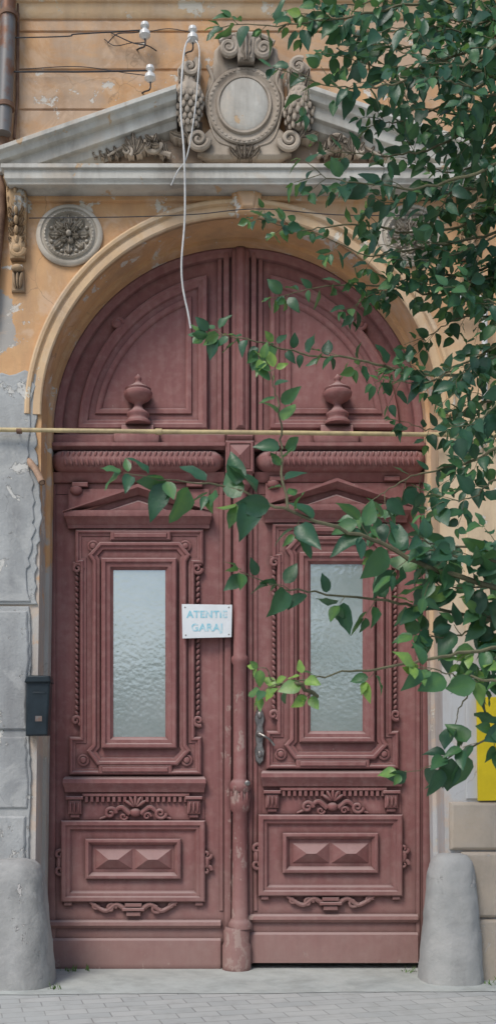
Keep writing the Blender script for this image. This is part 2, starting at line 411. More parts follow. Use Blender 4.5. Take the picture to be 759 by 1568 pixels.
def ragged(x0,y0,x1,y1,right=True,top=False,amp=3):
    pts=[(x0,y1)]
    random.seed(int(x0+y0))
    xs=x1
    pts.append((xs+random.uniform(-2,2),y1))
    y=y1-8
    while y>y0+6:
        pts.append((xs+random.uniform(-amp,amp*.7)-(amp*1.3*math.sin(y*.03)),y)); y-=random.uniform(5,13)
    if top:
        x=xs-4
        while x>x0+10:
            pts.append((x,y0+random.uniform(-5,5)+(4*math.sin(x*.1)))); x-=random.uniform(5,14) if x>-20 else 90
    pts.append((x0,y0)); return pts
acc=A()
slab(acc,ragged(-1390,574,60,926,top=True),0,-.01,.020,1.0)
slab(acc,ragged(-1390,920,47,1506,amp=1.2),0,-.01,.024,1)
acc.obj('cement_render_base',M_grey,bld,.004)
acc=A()
slab(acc,ragged(-1390,587,50,922,top=True,amp=4),0,.01,.034,1.0)
slab(acc,ragged(-1390,929,44,1118,amp=1.5),0,-.01,.044,2.5)
slab(acc,ragged(-1390,1122,43,1238,amp=1.5),0,-.01,.040,2.5)
slab(acc,ragged(-1390,1242,42,1506,amp=1.5),0,-.01,.046,2.5)
acc.obj('cement_render_patch',M_grey,bld,.005)
acc=A()
random.seed(3)
for (x0,y0,x1,y1) in [(687,1228,1000,1301),(704,1304,1000,1404),(690,1407,900,1506),(1003,1228,1400,1301),(1003,1304,1400,1404),(903,1407,1400,1506)]:
    slab(acc,rect(x0,y0,x1,y1),0,-.02,.05+random.uniform(-.006,.006),4)
acc.obj('stone_blocks',M_blk,bld,.006)
acc=A()
slab(acc,rect(712,600,1400,1224),0,-.01,.02,2); acc.obj('render_panel',M_or,bld,.003)
def console(name,x0,y0,x1,y1):
    acc=A(); cx=(x0+x1)/2; h=y1-y0
    corn(acc,x0,x1,[(y0,.15),(y0+7,.15),(y0+10,.12),(y0+12,.1)],0,0,.05)
    N=22; v=[];f=[]
    for i in range(N+1):
        t=i/N; y=y0+12+(h-60)*t; d=.13-.07*t+.018*math.sin(t*9); hw=(x1-x0)/2*(.95-.25*t)
        v+=[T(cx-hw,y,0,0),T(cx-hw,y,0,d*.75),T(cx-hw*.55,y,0,d),T(cx+hw*.55,y,0,d),T(cx+hw,y,0,d*.75),T(cx+hw,y,0,0)]
    for i in range(N):
        for j in range(5): f.append((6*i+j,6*i+j+1,6*i+7+j,6*i+6+j))
    f.append(tuple(range(6))); f.append(tuple(6*N+j for j in range(6))); acc.add(v,f)
    for k in range(6):
        y=y0+22+k*14; d=.12-.01*k
        aleaf(acc,cx-5,y+8,15,4,0,d*.85,-.5,.015); aleaf(acc,cx+5,y+8,15,4,0,d*.85,.5,.015)
        blob(acc,cx,y,3.5,7,8,0,d)
    spiral(acc,cx,y0+h-62,11,1.4,0,.06,5,1,0); blob(acc,cx,y0+h-62,8,8,8,0,.06)
    slab(acc,[(cx-10,y1),(cx+10,y1),(cx+9,y1-36),(cx-9,y1-36)],0,-.01,.03,2)
    for k in range(3): blob(acc,cx-5+k*5,y1-17,3,13,8,0,.03,rot=(k-1)*.15)
    blob(acc,cx,y1-34,10,6,9,0,.04)
    acc.obj(name,M_cons,bld)
console('console',13,283,45,449); console('console_b',697,283,729,449)
def rosette(name,x,y):
    acc=A()
    latheY(acc,x,y,[(51,-.01),(51,.02),(48,.035),(44,.038),(42,.028),(40,.028),(38,.045),(36,.05),(34,.03),(31,.02),(20,.015),(6,.015)],0,1,.93)
    for k in range(8):
        a=k*math.pi/4; aleaf(acc,x+math.cos(a)*14,y+math.sin(a)*13,17,7,0,.015,a+math.pi/2,.02)
        a+=math.pi/8; blob(acc,x+math.cos(a)*29,y+math.sin(a)*27,3,3,5,0,.02,rot=a)
    for k in range(6):
        a=k*2*math.pi/6+.3; aleaf(acc,x+math.cos(a)*4,y+math.sin(a)*4,12,5,0,.03,a+math.pi/2,.02)
    blob(acc,x,y,4.5,4.5,7,0,.045)
    for k in range(40):
        a=k*2*math.pi/40; blob(acc,x+math.cos(a)*36.5,y+math.sin(a)*34,1.6,1.6,2,0,.048,nu=6,nv=4)
    acc.obj(name,M_corn2,bld)
rosette('rosette_medallion',107,362); rosette('rosette_medallion_b',627,362)
acc=A()
bk=[(322,250),(424,250),(446,243),(440,215),(426,200),(436,170),(432,130),(426,105),(424,82),(408,72),(372,66),(338,72),(328,84),(326,105),(318,130),(312,170),(324,200),(308,215),(302,243)]
slab(acc,bk,-.02,-.03,.07,5)
acc.obj('cartouche_back',M_orn,bld,.006)
acc=A()
latheY(acc,373,172,[(56,.05),(56,.08),(54,.09),(49,.092),(47,.085),(43,.085),(41,.105),(38,.105),(36,.085),(34,.08)],-.02,1,1.06)
for k in range(44):
    a=k*2*math.pi/44; blob(acc,373+math.cos(a)*51,172+math.sin(a)*54,2.2,3.2,2,-.02,.088,rot=a,nu=6,nv=5)
acc.obj('cartouche_frame',M_orn,bld)
acc=A(); latheY(acc,373,172,[(37,.06),(37,.092),(34,.10),(20,.112),(3,.117)],-.02,1,1.18); acc.obj('cartouche_medallion',M_corn,bld)
acc=A()
spiral(acc,350,90,14,1.8,-.02,.12,5.5,1,-1.2); spiral(acc,402,92,14,1.8,-.02,.12,5.5,-1,math.pi+1.2)
blob(acc,350,90,12,12,12,-.02,.08); blob(acc,402,92,12,12,12,-.02,.08)
slab(acc,[(364,112),(388,112),(394,68),(358,68)],-.02,.05,.15,4)
aleaf(acc,376,112,42,9,-.02,.14,0,.03)
scurve(acc,[(336,80),(352,72),(376,69),(400,72),(418,82)],-.02,.11,4.5,4.5)
scurve(acc,[(318,110),(326,135),(316,160),(320,190),(332,222),(352,232)],-.02,.07,3,1.5)
scurve(acc,[(430,110),(422,135),(432,160),(428,190),(416,222),(396,232)],-.02,.07,3,1.5)
for k in (-2,-1,0,1,2): aleaf(acc,374+k*5,250,20,5,-.02,.06,k*.38,.03)
acc.obj('cartouche_scrolls',M_orn,bld)
def cone(name,x,flip,herm=False):
    acc=A(); s=flip
    spiral(acc,x+s*14,226,16,1.7,-.02,.10,5,s,0 if s>0 else math.pi); blob(acc,x+s*14,226,13,13,10,-.02,.06)
    aleaf(acc,x-s*4,220,26,7,-.02,.07,-s*1.4,.03); aleaf(acc,x,222,22,6,-.02,.09,-s*.5,.03)
    if herm:
        # scaled, downward tapering body carrying a curled bust
        latheZ(acc,x,[(6,216),(10,208),(14,195),(18,175),(20,158),(18,148),(13,142),(12,134)],-.02,.10,20,.8)
        for j in range(7):
            y=204-j*8; r=[12,14,17,19,20,20,17][j]
            for k in range(11):
                a=2*math.pi*(k+.5*(j%2))/11
                if math.sin(a)>.25: continue
                blob(acc,x+math.cos(a)*r,y,3.8,5.2,3,-.02,.10-math.sin(a)*r*.8/200,nu=7,nv=5)
    else:
        latheZ(acc,x,[(1,215),(10,211),(18,200),(22,185),(20,168),(14,152),(8,140),(7,132)],-.02,.10,20,.8)
        for j in range(8):
            y=208-j*8.5; r=[14,19,22,22,20,17,13,9][j]
            for k in range(11):
                a=2*math.pi*(k+.5*(j%2))/11
                if math.sin(a)>.25: continue
                blob(acc,x+math.cos(a)*r,y,3.6,5.4,4,-.02,.10-math.sin(a)*r*.8/200,nu=7,nv=5)
    spiral(acc,x+s*2,122,13,1.3,-.02,.14,5.5,s,-1.0); blob(acc,x+s*2,122,9,10,10,-.02,.11)
    slab(acc,[(x-15,165),(x+15,165),(x+18,112),(x+8,102),(x-9,102),(x-18,114)],-.02,0,.08,4)
    for k in (-1,0,1): aleaf(acc,x+k*9,168,34,5.5,-.02,.10,k*.12,.03)
    for k in (-1,0,1): aleaf(acc,x+k*7,150,26,5,-.02,.12,k*.3,.03)
    acc.obj(name,M_orn,bld)
cone('bust_ornament',290,1,True); cone('pine_cone_ornament',456,-1)
def acanthus(name,x0,s):
    acc=A()
    scurve(acc,[(x0,246),(x0-s*22,238),(x0-s*48,222),(x0-s*72,232),(x0-s*96,246)],-.02,.06,5,2)
    spiral(acc,x0-s*28,230,14,1.5,-.02,.08,4.5,s,0); spiral(acc,x0-s*66,240,8,1.4,-.02,.07,3,-s,1)
    blob(acc,x0-s*28,230,10,10,7,-.02,.05)
    for k in range(5):
        a=-1.1+k*.5; aleaf(acc,x0-s*54,244,30-4*abs(k-2),7,-.02,.05,a,.05)
    for k in range(4):
        aleaf(acc,x0-s*(78+k*11),248,18-3*k,4.5,-.02,.04,-s*(.5+.15*k),.03)
    for k in range(4):
        a=k*math.pi/2+.4; aleaf(acc,x0-s*28+math.cos(a)*3,230+math.sin(a)*3,13,5,-.02,.09,a,.03)
    aleaf(acc,x0-s*8,250,26,7,-.02,.05,-s*.2,.04)
    acc.obj(name,M_orn,bld)
acanthus('acanthus_scroll',262,1); acanthus('acanthus_scroll_b',484,-1)
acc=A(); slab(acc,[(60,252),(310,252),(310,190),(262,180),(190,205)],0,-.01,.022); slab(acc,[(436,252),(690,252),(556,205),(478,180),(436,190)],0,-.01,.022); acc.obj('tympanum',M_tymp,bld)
# ================================================================ DOOR
door=empty('arched_carriage_door')
acc=A()
DAX,DAY,DAR=365,665,300
ao_=[(DAX-DAR*math.cos(t),DAY-DAR*math.sin(t)) for t in [math.pi*i/48 for i in range(49)]]
slab(acc,[(40,757),(700,757)]+ao_[::-1],DB,-.07,0,fan=True)
slab(acc,[(42,1482),(363,1482),(363,758),(42,758)],DB,-.06,.004)
slab(acc,[(366,1474),(700,1474),(700,758),(366,758)],DB,-.06,.002)
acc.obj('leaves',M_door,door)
acc=A()
fr=[(DAX-(287-0)*math.cos(t),DAY-(287)*math.sin(t)) for t in [math.pi*i/56 for i in range(57)]]
fr=fr[::-1]
t_=offs(fr,5,False)[28]; sg=1 if t_[1]>fr[28][1] else -1
sweep(acc,fr,[(-sg*14,.0),(-sg*14,.05),(sg*8,.05),(sg*11,.035),(sg*18,.03),(sg*20,0)],DB,False)
acc.obj('arch_frame',M_door,door)
def quarter(side,o,m=26):
    r=245-o; dx_=47+o; bot=660-o
    yb=665-bot; a1=math.asin(yb/r); a0=math.acos(dx_/r); arc=[]
    for i in range(m+1):
        t=a0+(a1-a0)*i/m; arc.append((365+side*r*math.cos(t),665-r*math.sin(t)))
    return arc+[(365+side*dx_,bot)]
acc=A(); acc2=A()
Pq=[(0,0),(0,.04),(2,.058),(7,.062),(10,.046),(14,.038),(16,.02),(24,.016),(25,.034),(29,.038),(32,.03),(34,.012)]
for side in (-1,1):
    ringsweep(acc,[quarter(side,o_) for o_,_ in Pq],[d_ for _,d_ in Pq],DB)
    ip=quarter(side,33.5); cx_=365+side*140; cy_=590
    acc2.add([T(x,y,DB,.012) for x,y in ip]+[T(cx_,cy_,DB,.012)],[(i,(i+1)%len(ip),len(ip)) for i in range(len(ip))])
    x=365+side*184
    spiral(acc,x,500,9,1.2,DB,.045,4,side,0); blob(acc,x,500,8,8,8,DB,.035)
acc.obj('arch_panels',M_door,door,0); acc2.obj('arch_panel_fields',M_door,door)
acc=A()
for x0,x1,d in [(333,340,.02),(342,351,.035),(384,392,.035),(395,402,.02)]:
    box(acc,x0,382,x1,683,DB,-.005,d,1)
for x0,x1,d in [(336,342,.014),(388,394,.014)]:
    box(acc,x0,735,x1,1395,DB,-.005,d,1)
acc.obj('stiles',M_door,door,.0015)
acc=A()
box(acc,355,383,381,668,DB,-.005,.06,3); box(acc,361,383,375,660,DB,.05,.085,4)
corn(acc,350,384,[(664,.06),(668,.10),(674,.11),(678,.10),(682,.085)],DB,0,.1)
box(acc,345,682,388,731,DB,0,.13,2); hip(acc,350,687,383,727,DB,.129,.185,.02)
sweep(acc,rect(348,684,386,729),[(0,.12),(0,.14),(3,.14),(4,.12)],DB)
corn(acc,350,384,[(731,.12),(735,.12),(738,.10),(744,.085)],DB,0,.05)
latheZ(acc,367,[(16,742),(16,748),(13,751),(11,756),(10,770),(10,1004),(13,1008),(13,1014),(10,1020),(10,1192),(13,1196),(16,1202),(16,1208),(12,1214),(15,1226),(15,1238),(11,1244),(11.5,1300),(12.5,1404),(15,1408),(18,1414),(18,1420)],DB,.05,20)
for k in range(9):
    a=math.pi*2*k/9; blob(acc,367+math.cos(a)*13,1220,3,11,4,DB,.05-math.sin(a)*13/200,nu=6,nv=5)
latheZ(acc,362,[(17,1418),(20,1424),(19,1440),(22,1446),(22,1488)],DB,.05,20)
box(acc,344,744,354,1482,DB,0,.03,1); box(acc,378,744,386,1475,DB,0,.02,1)
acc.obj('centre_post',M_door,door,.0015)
def bolster(acc,x0,x1,yc=710,r=17):
    N=44; K=14; v=[];f=[]
    for i in range(N+1):
        t=i/N; x=x0+(x1-x0)*t; e=min(t,1-t)*(x1-x0); rr=r*(min(1,.35+.65*math.sin(min(1,e/16)*math.pi/2)))
        for k in range(K+1):
            a=math.pi*k/K; v.append(T(x,yc-rr*math.cos(a),DB,.04+rr*1.1*math.sin(a)/200))
    for i in range(N):
        for k in range(K): f.append((i*(K+1)+k,i*(K+1)+k+1,(i+1)*(K+1)+k+1,(i+1)*(K+1)+k))
    acc.add(v,f)
    x=x0+20
    while x<x1-18:
        blob(acc,x,yc-7,2.6,5.6,4,DB,.04+.078,nu=8,nv=6,rot=.2); blob(acc,x+4,yc+4,2.9,7,4,DB,.04+.084,nu=8,nv=6,rot=-.2)
        x+=8.2
acc=A()
bolster(acc,80,342); bolster(acc,391,652)
corn(acc,76,344,[(685,.13),(690,.13),(692,.10),(694,.09)],DB,0,.02); corn(acc,389,656,[(685,.13),(690,.13),(692,.10),(694,.09)],DB,0,.02)
corn(acc,76,344,[(726,.06),(729,.05),(737,.035),(740,.02)],DB,0,.0); corn(acc,389,656,[(726,.06),(729,.05),(737,.035),(740,.02)],DB,0,.0)
box(acc,70,668,345,686,DB,-.004,.05,1); box(acc,388,668,660,686,DB,-.004,.05,1)
acc.obj('transom',M_door,door,.001)
def urn(acc,x):
    box(acc,x-36,668,x+32,686,DB,.04,.13,2); corn(acc,x-24,x+22,[(656,.09),(658,.10),(663,.11),(668,.12)],DB,0,.05)
    hip(acc,x-16,672,x+14,683,DB,.129,.145,.5)
    latheZ(acc,x,[(19,656),(19,652),(16,650),(15,646),(17,643),(17,640),(9,634),(6,629),(6,626),(10,623),(17,619),(21,614),(22,609),(19,606),(20,603),(15,600),(9,597),(7,595),(4.5,593),(4,590),(5.5,588),(5,585),(2,582),(.5,580)],DB,.10,24)
acc=A(); urn(acc,213); urn(acc,514); acc.obj('urn_finials',M_door,door,ang=60)
def leaf_door(name,dx,dy):
    g=lambda l:[(x+dx,y+dy) for x,y in l]
    acc=A()
    def bx(x0,y0,x1,y1,d0,d1,ch=0): box(acc,x0+dx,y0+dy,x1+dx,y1+dy,DB,d0,d1,ch)
    def cn(x0,x1,lv,ret=.3): corn(acc,x0+dx,x1+dx,[(y+dy,d) for y,d in lv],DB,0,ret)
    def bl(x,y,rx,ry,rd,d,rot=0): blob(acc,x+dx,y+dy,rx,ry,rd,DB,d,rot,nu=10,nv=6)
    def sp(x,y,r,t,d,rad,di,a0=0): spiral(acc,x+dx,y+dy,r,t,DB,d,rad,di,a0,n=24)
    def sw(p,prof): sweep(acc,g(p),prof,DB)
    def sc_(p,d,r0,r1): scurve(acc,g(p),DB,d,r0,r1,5)
    for s_,xa in ((1,100),(-1,326)):
        prof=[(0,.05),(0,.14),(5,.14),(7,.11),(12,.09),(14,.05)]
        v=[];f=[];k=len(prof)
        for x in (xa,213):
            y=789-41*abs(x-xa)/113
            for q,d in prof: v.append(T(x+dx,min(y+q,790)+dy,DB,d))
        for j in range(k-1): f.append((j,j+1,k+j+1,k+j))
        f.append(tuple(range(k))); f.append(tuple(range(k,2*k)))
        acc.add(v,f)
    slab(acc,g([(122,790),(304,790),(213,758)]),DB,-.004,.05)
    slab(acc,g([(156,789),(270,789),(213,769)]),DB,.045,.085,3)
    bx(106,750,320,790,-.004,.026)
    bl(118,752,10,8,8,.03); bx(112,741,136,748,0,.06,1)
    bx(286,741,310,748,0,.06,1)
    cn(108,318,[(787,.125),(792,.13),(796,.125),(799,.09),(803,.075),(806,.055),(811,.05)],.25)
    eared=[(107,1187),(309,1187),(309,1128),(299,1128),(299,866),(312,866),(312,812),(116,812),(116,866),(123,866),(123,1128),(107,1128)]
    slab(acc,g(eared),DB,-.004,.028,2)
    sw(offs(eared,1),[(0,.02),(0,.045),(2,.055),(4,.055),(6,.04),(9,.036),(10,.02)])
    octo=[(150,1172),(272,1172),(292,1150),(286,1140),(286,862),(292,852),(276,832),(154,832),(136,852),(143,862),(143,1140),(134,1150)]
    sw(octo,[(0,.02),(0,.055),(2,.065),(5,.065),(7,.05),(11,.046),(12,.03)])
    bx(170,815,262,830,.02,.06,2); bx(176,819,256,826,.05,.072,1); bx(152,1171,264,1186,.02,.06,2); bx(158,1175,258,1182,.05,.072,1)
    sw(rect(157,857,271,1146),[(0,.02),(0,.075),(2,.085),(6,.085),(8,.07),(13,.065),(15,.048),(17,.042),(18,.025)])
    for x,y in ((144,838),(284,838),(129,1164),(286,1164)):
        latheY(acc,x+dx,y+dy,[(9,.03),(9,.045),(7,.05),(5,.045),(4,.06),(1.5,.066)],DB,n=16)
    for x,s in ((119,-1),(303,1)):
        for k in range(26): bl(x,878+k*8.6,2.6,4.6,3,.026,.5*s)
        sp(x-s*1,872,8,1.3,.035,3.5,s,0); sp(x+s*1,1104,8,1.3,.035,3.5,s,1)
        bx(x-6,862,x+6,868,0,.045,1)
    cn(104,310,[(1189,.04),(1193,.085),(1199,.09),(1203,.075),(1206,.06),(1213,.045)],.3)
    bx(101,1213,313,1255,-.004,.014)
    for k in range(19): bx(131+k*8.4,1219,136+k*8.4,1228,.0,.045,.6)
    bx(128,1215,290,1219,.0,.05)
    for x in (117,298):
        bx(x-14,1219,x+12,1224,.0,.075,1); bx(x-11,1224,x+9,1246,.0,.06,2)
        for k in range(3): bl(x-7+k*6,1236,2.5,9,5,.055)
        bx(x-8,1246,x+6,1252,.0,.04,1)
    for k in range(5):
        a=(k-2)*.5; bl(208+math.sin(a)*10,1236-math.cos(a)*10,3.4,10,7,.03,a)
    bl(208,1244,9,7,8,.03)
    for s in (-1,1):
        sc_([(208+s*8,1246),(208+s*22,1236),(208+s*36,1246),(208+s*54,1254)],.025,5,2)
        sp(208+s*38,1245,9,1.4,.03,3.5,s,0); sp(208+s*18,1250,6,1.2,.03,2.5,-s,0)
    sw(rect(95,1256,314,1380),[(0,.0),(0,.05),(2,.06),(7,.06),(9,.045),(13,.04),(15,.02),(17,.012)])
    bx(111,1271,299,1365,-.002,.014)
    sw(rect(132,1284,277,1345),[(0,.01),(0,.05),(2,.058),(5,.058),(7,.04),(9,.03),(10,.012)])
    hip(acc,146+dx,1299+dy,204+dx,1331+dy,DB,.012,.085,.25); hip(acc,206+dx,1299+dy,264+dx,1331+dy,DB,.012,.085,.25)
    for s,x in ((-1,93),(1,316)):
        sp(x,1308,8,1.2,.03,3.5,s,0); sp(x,1332,8,1.2,.03,3.5,-s,0); bl(x+s*1,1320,5,12,7,.02)
    for s in (-1,1):
        sc_([(205+s*12,1392),(205+s*26,1384),(205+s*42,1394),(205+s*58,1386),(205+s*66,1380)],.03,4.5,3)
        sp(205+s*34,1390,8,1.2,.03,3,s,0); sp(205+s*58,1386,6,1.1,.03,2.5,-s,0)
        bx(205+s*100-6,1380,205+s*100+6,1386,0,.04,1)
    bx(192,1382,218,1388,0,.05,1); bx(188,1389,222,1394,0,.06,1); bx(194,1395,216,1402,0,.045,1)
    cn(72,338,[(1408,.02),(1411,.045),(1416,.05),(1419,.03),(1421,.02)],0)
    cn(72,338,[(1436,.02),(1439,.04),(1443,.042),(1482,.04)],0)
    o=acc.obj(name,M_door,door,.0012,seg=1)
    gl=A(); box(gl,174+dx,873+dy,255+dx,1131+dy,DB,.02,.034); gl.obj(name+'_glass',M_glass,door)
leaf_door('leaf_panels_a',0,0); leaf_door('leaf_panels_b',300,-9)
acc=A()
box(acc,62,742,86,1480,DB,-.003,.018,1); box(acc,646,742,674,1470,DB,-.003,.03,1); box(acc,636,742,642,1470,DB,-.003,.016,1)
acc.obj('hanging_stiles',M_door,door,.0015)
acc=A()
slab(acc,[(391,1165),(397,1172),(403,1165),(405,1150),(402,1140),(404,1128),(402,1112),(405,1100),(402,1090),(397,1083),(392,1090),(389,1100),(392,1112),(390,1128),(392,1140),(389,1150)],DB,.0,.032,1.5)
blob(acc,397,1125,5,5,9,DB,.035); 
tube(acc,cat([T(397,1124,DB,.07),T(404,1128,DB,.09),T(412,1133,DB,.085),T(419,1142,DB,.075)],5),.009,8)
blob(acc,397,1095,4,6,4,DB,.03); blob(acc,397,1155,4,6,4,DB,.03)
latheY(acc,378,1199,[(4,.03),(4,.12),(2,.125)],DB,n=12)
acc.obj('door_handle',M_iron,door)
acc=A(); box(acc,40,1483,700,1492,DB,-.1,.06); acc.obj('under_door_shadow_strip',M_dark,door)  # dark strip that paints the shadow gap beneath the leaves
# ================================================================ fixtures
sg_=empty('garage_warning_sign')
acc=A(); slab(acc,[(280,980),(354,978),(355,929),(279,928)],DB,.095,.10); acc.obj('plate',M_sign,sg_,.001)
def text(s,px,py,h,parent,mat,y,d):
    cu=bpy.data.curves.new('t','FONT'); cu.body=s; cu.size=h/200; cu.align_x='CENTER'; cu.align_y='CENTER'; cu.extrude=.0006; cu.offset=.0024; cu.space_character=1.08
    to=bpy.data.objects.new('t',cu); sc.collection.objects.link(to); dg=bpy.context.evaluated_depsgraph_get()
    me=bpy.data.meshes.new_from_object(to.evaluated_get(dg)); bpy.data.objects.remove(to)
    o=bpy.data.objects.new('lettering',me); sc.collection.objects.link(o); me.materials.clear(); me.materials.append(mat)
    p=T(px,py,y,d); o.location=p; o.rotation_euler=(R(90),0,0); o.parent=parent
text('ATENTIE',317,944,15.5,sg_,M_cy,DB,.1015); text('GARAJ',317,964,16.5,sg_,M_cy,DB,.1015)
acc=A()
for x,y in ((284,933),(350,933),(285,975),(350,974)): latheY(acc,x,y,[(1.2,.09),(1.2,.102),(.5,.104)],DB,n=8)
box(acc,300,940,312,970,DB,.05,.096)
acc.obj('screws_and_bracket',M_iron,sg_)
mb=empty('mailbox')
acc=A()
slab(acc,[(45,1128),(78,1127),(82,1046),(82,1040),(50,1039),(46,1046)],-.0,.03,.16,2); acc.obj('body',M_box,mb,.004)
acc=A(); slab(acc,[(44,1048),(84,1048),(82,1038),(48,1037)],0,.03,.185,1.5); box(acc,56,1062,76,1065,0,.158,.163); acc.obj('lid',M_box,mb,.003)
acc=A(); box(acc,60,1098,70,1106,0,.158,.162); acc.obj('nameplate',M_zinc,mb)
gp=empty('gas_pipe')
acc=A(); y=-.10
pts=[T(-900,655,y),T(0,658,y),T(250,661,y),T(470,663,y),T(706,666,y),T(900,668,y),T(1500,672,y)]
tube(acc,pts,.0165,12); 
for px in (243,706): tube(acc,[T(px-5,661 if px<300 else 666,y),T(px+5,661 if px<300 else 666,y)],.023,12)
acc.obj('pipe',M_gas,gp)
acc=A()
for px in (-200,30,735,1100): tube(acc,[T(px,662,0,-.02),T(px,664,0,.11)],.006,6); tube(acc,[T(px-4,660,y),T(px+4,660,y)],.021,12)
acc.obj('brackets',M_rust,gp)
acc=A(); p=[T(40,700,0,-.02),T(58,724,0,.08),T(70,748,0,.16)]
tube(acc,p,.026,14,False); tube(acc,[p[-1],p[-2]],.02,14); o=acc.obj('vent_pipe_stub',simple('tan_pipe',(.42,.27,.18),.6,0,.4,14))
acc=A(); y=-.12
tube(acc,cat([T(690,457,y),T(720,456,y),T(736,458,y),T(741,468,y),T(741,500,y),T(741,610,y)],6),.022,12)
tube(acc,[T(690,457,0,-.02),T(690,457,y)],.022,12); tube(acc,[T(741,610,y),T(741,612,0,-.02)],.022,12)
tube(acc,[T(741,503,y),T(741,512,y)],.03,12); acc.obj('white_vent_pipe',M_wpipe)
dp=empty('drainpipe')
acc=A(); tube(acc,[T(16,-200,-.12),T(12,60,-.12),T(6,205,-.12)],.058,18); acc.obj('pipe',M_zinc,dp)
acc=A(); tube(acc,[T(6,200,-.05),T(0,330,-.05),T(-14,480,-.05),T(-40,560,-.05),T(-40,1500,-.05)],.045,14)
for (x,yy) in ((14,20),(9,160)): tube(acc,[T(x,yy,-.12),T(x,yy+7,-.12)],.068,18)
tube(acc,[T(30,-200,-.03),T(27,150,-.03),T(22,212,-.03)],.012,8)
acc.obj('lower_pipe_and_clamps',M_rust,dp)
def insul(px,py,dirx=0):
    e=empty('porcelain_insulator'); acc=A(); latheZ(acc,px,[(2,py-12),(6,py-10),(7,py-5),(4,py-3),(4,py),(8,py+3),(9,py+9),(5,py+12),(3,py+14)],-.12,0,16); acc.obj('bell',M_por,e)
    acc=A(); tube(acc,cat([T(px-14,py+30,0,-.01),T(px-8,py+28,-.06),T(px,py+24,-.12),T(px,py+8,-.12)],5),.006,8); acc.obj('hook',M_wire,e)
insul(222,46); insul(295,52); insul(230,112)
def cable(name,pts,r,mat,sub=10):
    acc=A(); tube(acc,cat(pts,sub),r,6); return acc.obj(name,mat)
wr=empty('overhead_wires')
def wire(pts,r,mat):
    o=cable('wire',pts,r,mat); o.parent=wr
wire([T(-900,66,-.15),T(0,58,-.12),T(120,52,-.12),T(218,46,-.12)],.0045,M_wire)
wire([T(-900,112,-.15),T(0,110,-.12),T(120,110,-.12),T(226,108,-.12)],.006,M_wire)
wire([T(30,106,-.05),T(120,102,-.06),T(195,112,-.08),T(228,116,-.12)],.003,M_wire)
wire([T(165,66,-.02),T(180,52,-.08),T(205,50,-.1),T(222,46,-.12)],.004,M_wire)
wire([T(170,50,-.02),T(186,58,-.08),T(205,66,-.1),T(226,70,-.1),T(240,78,-.05)],.004,M_wire)
wire([T(160,60,-.02),T(176,70,-.06),T(200,66,-.08),T(222,64,-.06),T(224,50,-.12)],.003,M_wire)
wire([T(222,50,-.12),T(258,44,-.13),T(295,50,-.12)],.003,M_wire)
wire([T(45,334,-.06),T(200,332,-.14),T(300,328,-.2),T(400,320,-.2),T(560,330,-.15),T(900,322,-.1)],.0035,M_wire)
hc=empty('hanging_cables')
def hang(pts,r): 
    o=cable('cable',pts,r,M_wwire); o.parent=hc
hang([T(295,55,-.12),T(284,70,-.2),T(279,110,-.28),T(277,170,-.28),T(282,240,-.30),T(283,330,-.28),T(278,400,-.28),T(280,440,-.28),T(288,480,-.28),T(292,503,-.28)],.0075)
hang([T(297,58,-.12),T(305,75,-.2),T(303,120,-.28),T(297,180,-.28),T(286,240,-.28),T(272,262,-.30),T(262,284,-.28)],.005)
ys=empty('yellow_wall_sign'); acc=A(); slab(acc,[(729,1226),(860,1224),(860,1068),(727,1068)],0,.02,.045); acc.obj('panel',M_yel,ys,.002)
acc=A(); box(acc,770,1090,850,1098,0,.04,.047); box(acc,772,1130,850,1170,0,.04,.047); acc.obj('print',M_wire,ys)
# ================================================================ guard stones
def guard(name,x,w_bot,w_top,ztop,y,depth):
    acc=A(); n=56; M_=34; v=[];f=[]
    from mathutils import noise as NZ
    prof=[(0,1.0),(.12,.975),(.4,.88),(.7,.78),(.86,.72),(.94,.64),(.985,.48),(1.0,.25)]
    def pk(t):
        for (a,b),(c,d) in zip(prof,prof[1:]):
            if t<=c: return b+(d-b)*(t-a)/(c-a)
        return prof[-1][1]
    for j in range(M_+1):
        t=1-(1-j/M_)**1.5; k=pk(t)
        for i in range(n):
            a=2*math.pi*i/n; ca,sa=math.cos(a),math.sin(a); ex=lambda q:math.copysign(abs(q)**.72,q)
            p=Vector((x+ex(ca)*w_bot/2*k,y+ex(sa)*depth*k,ztop*t-.01))
            q=NZ.noise(p*4)*.016+NZ.noise(p*13)*.007+NZ.noise(p*35)*.003
            p+=Vector((ca,sa,.3))*q; v.append(p)
    for j in range(M_):
        for i in range(n): k=(i+1)%n; f.append((j*n+i,j*n+k,(j+1)*n+k,(j+1)*n+i))
    f.append(tuple(M_*n+i for i in range(n))); acc.add(v,f)
    return acc.obj(name,M_grd,None,0,ang=60)
guard('guard_stone',-1.68,.60,.5,.95,-.13,.30)
guard('guard_stone.001',1.62,.47,.3,.98,-.02,.24)
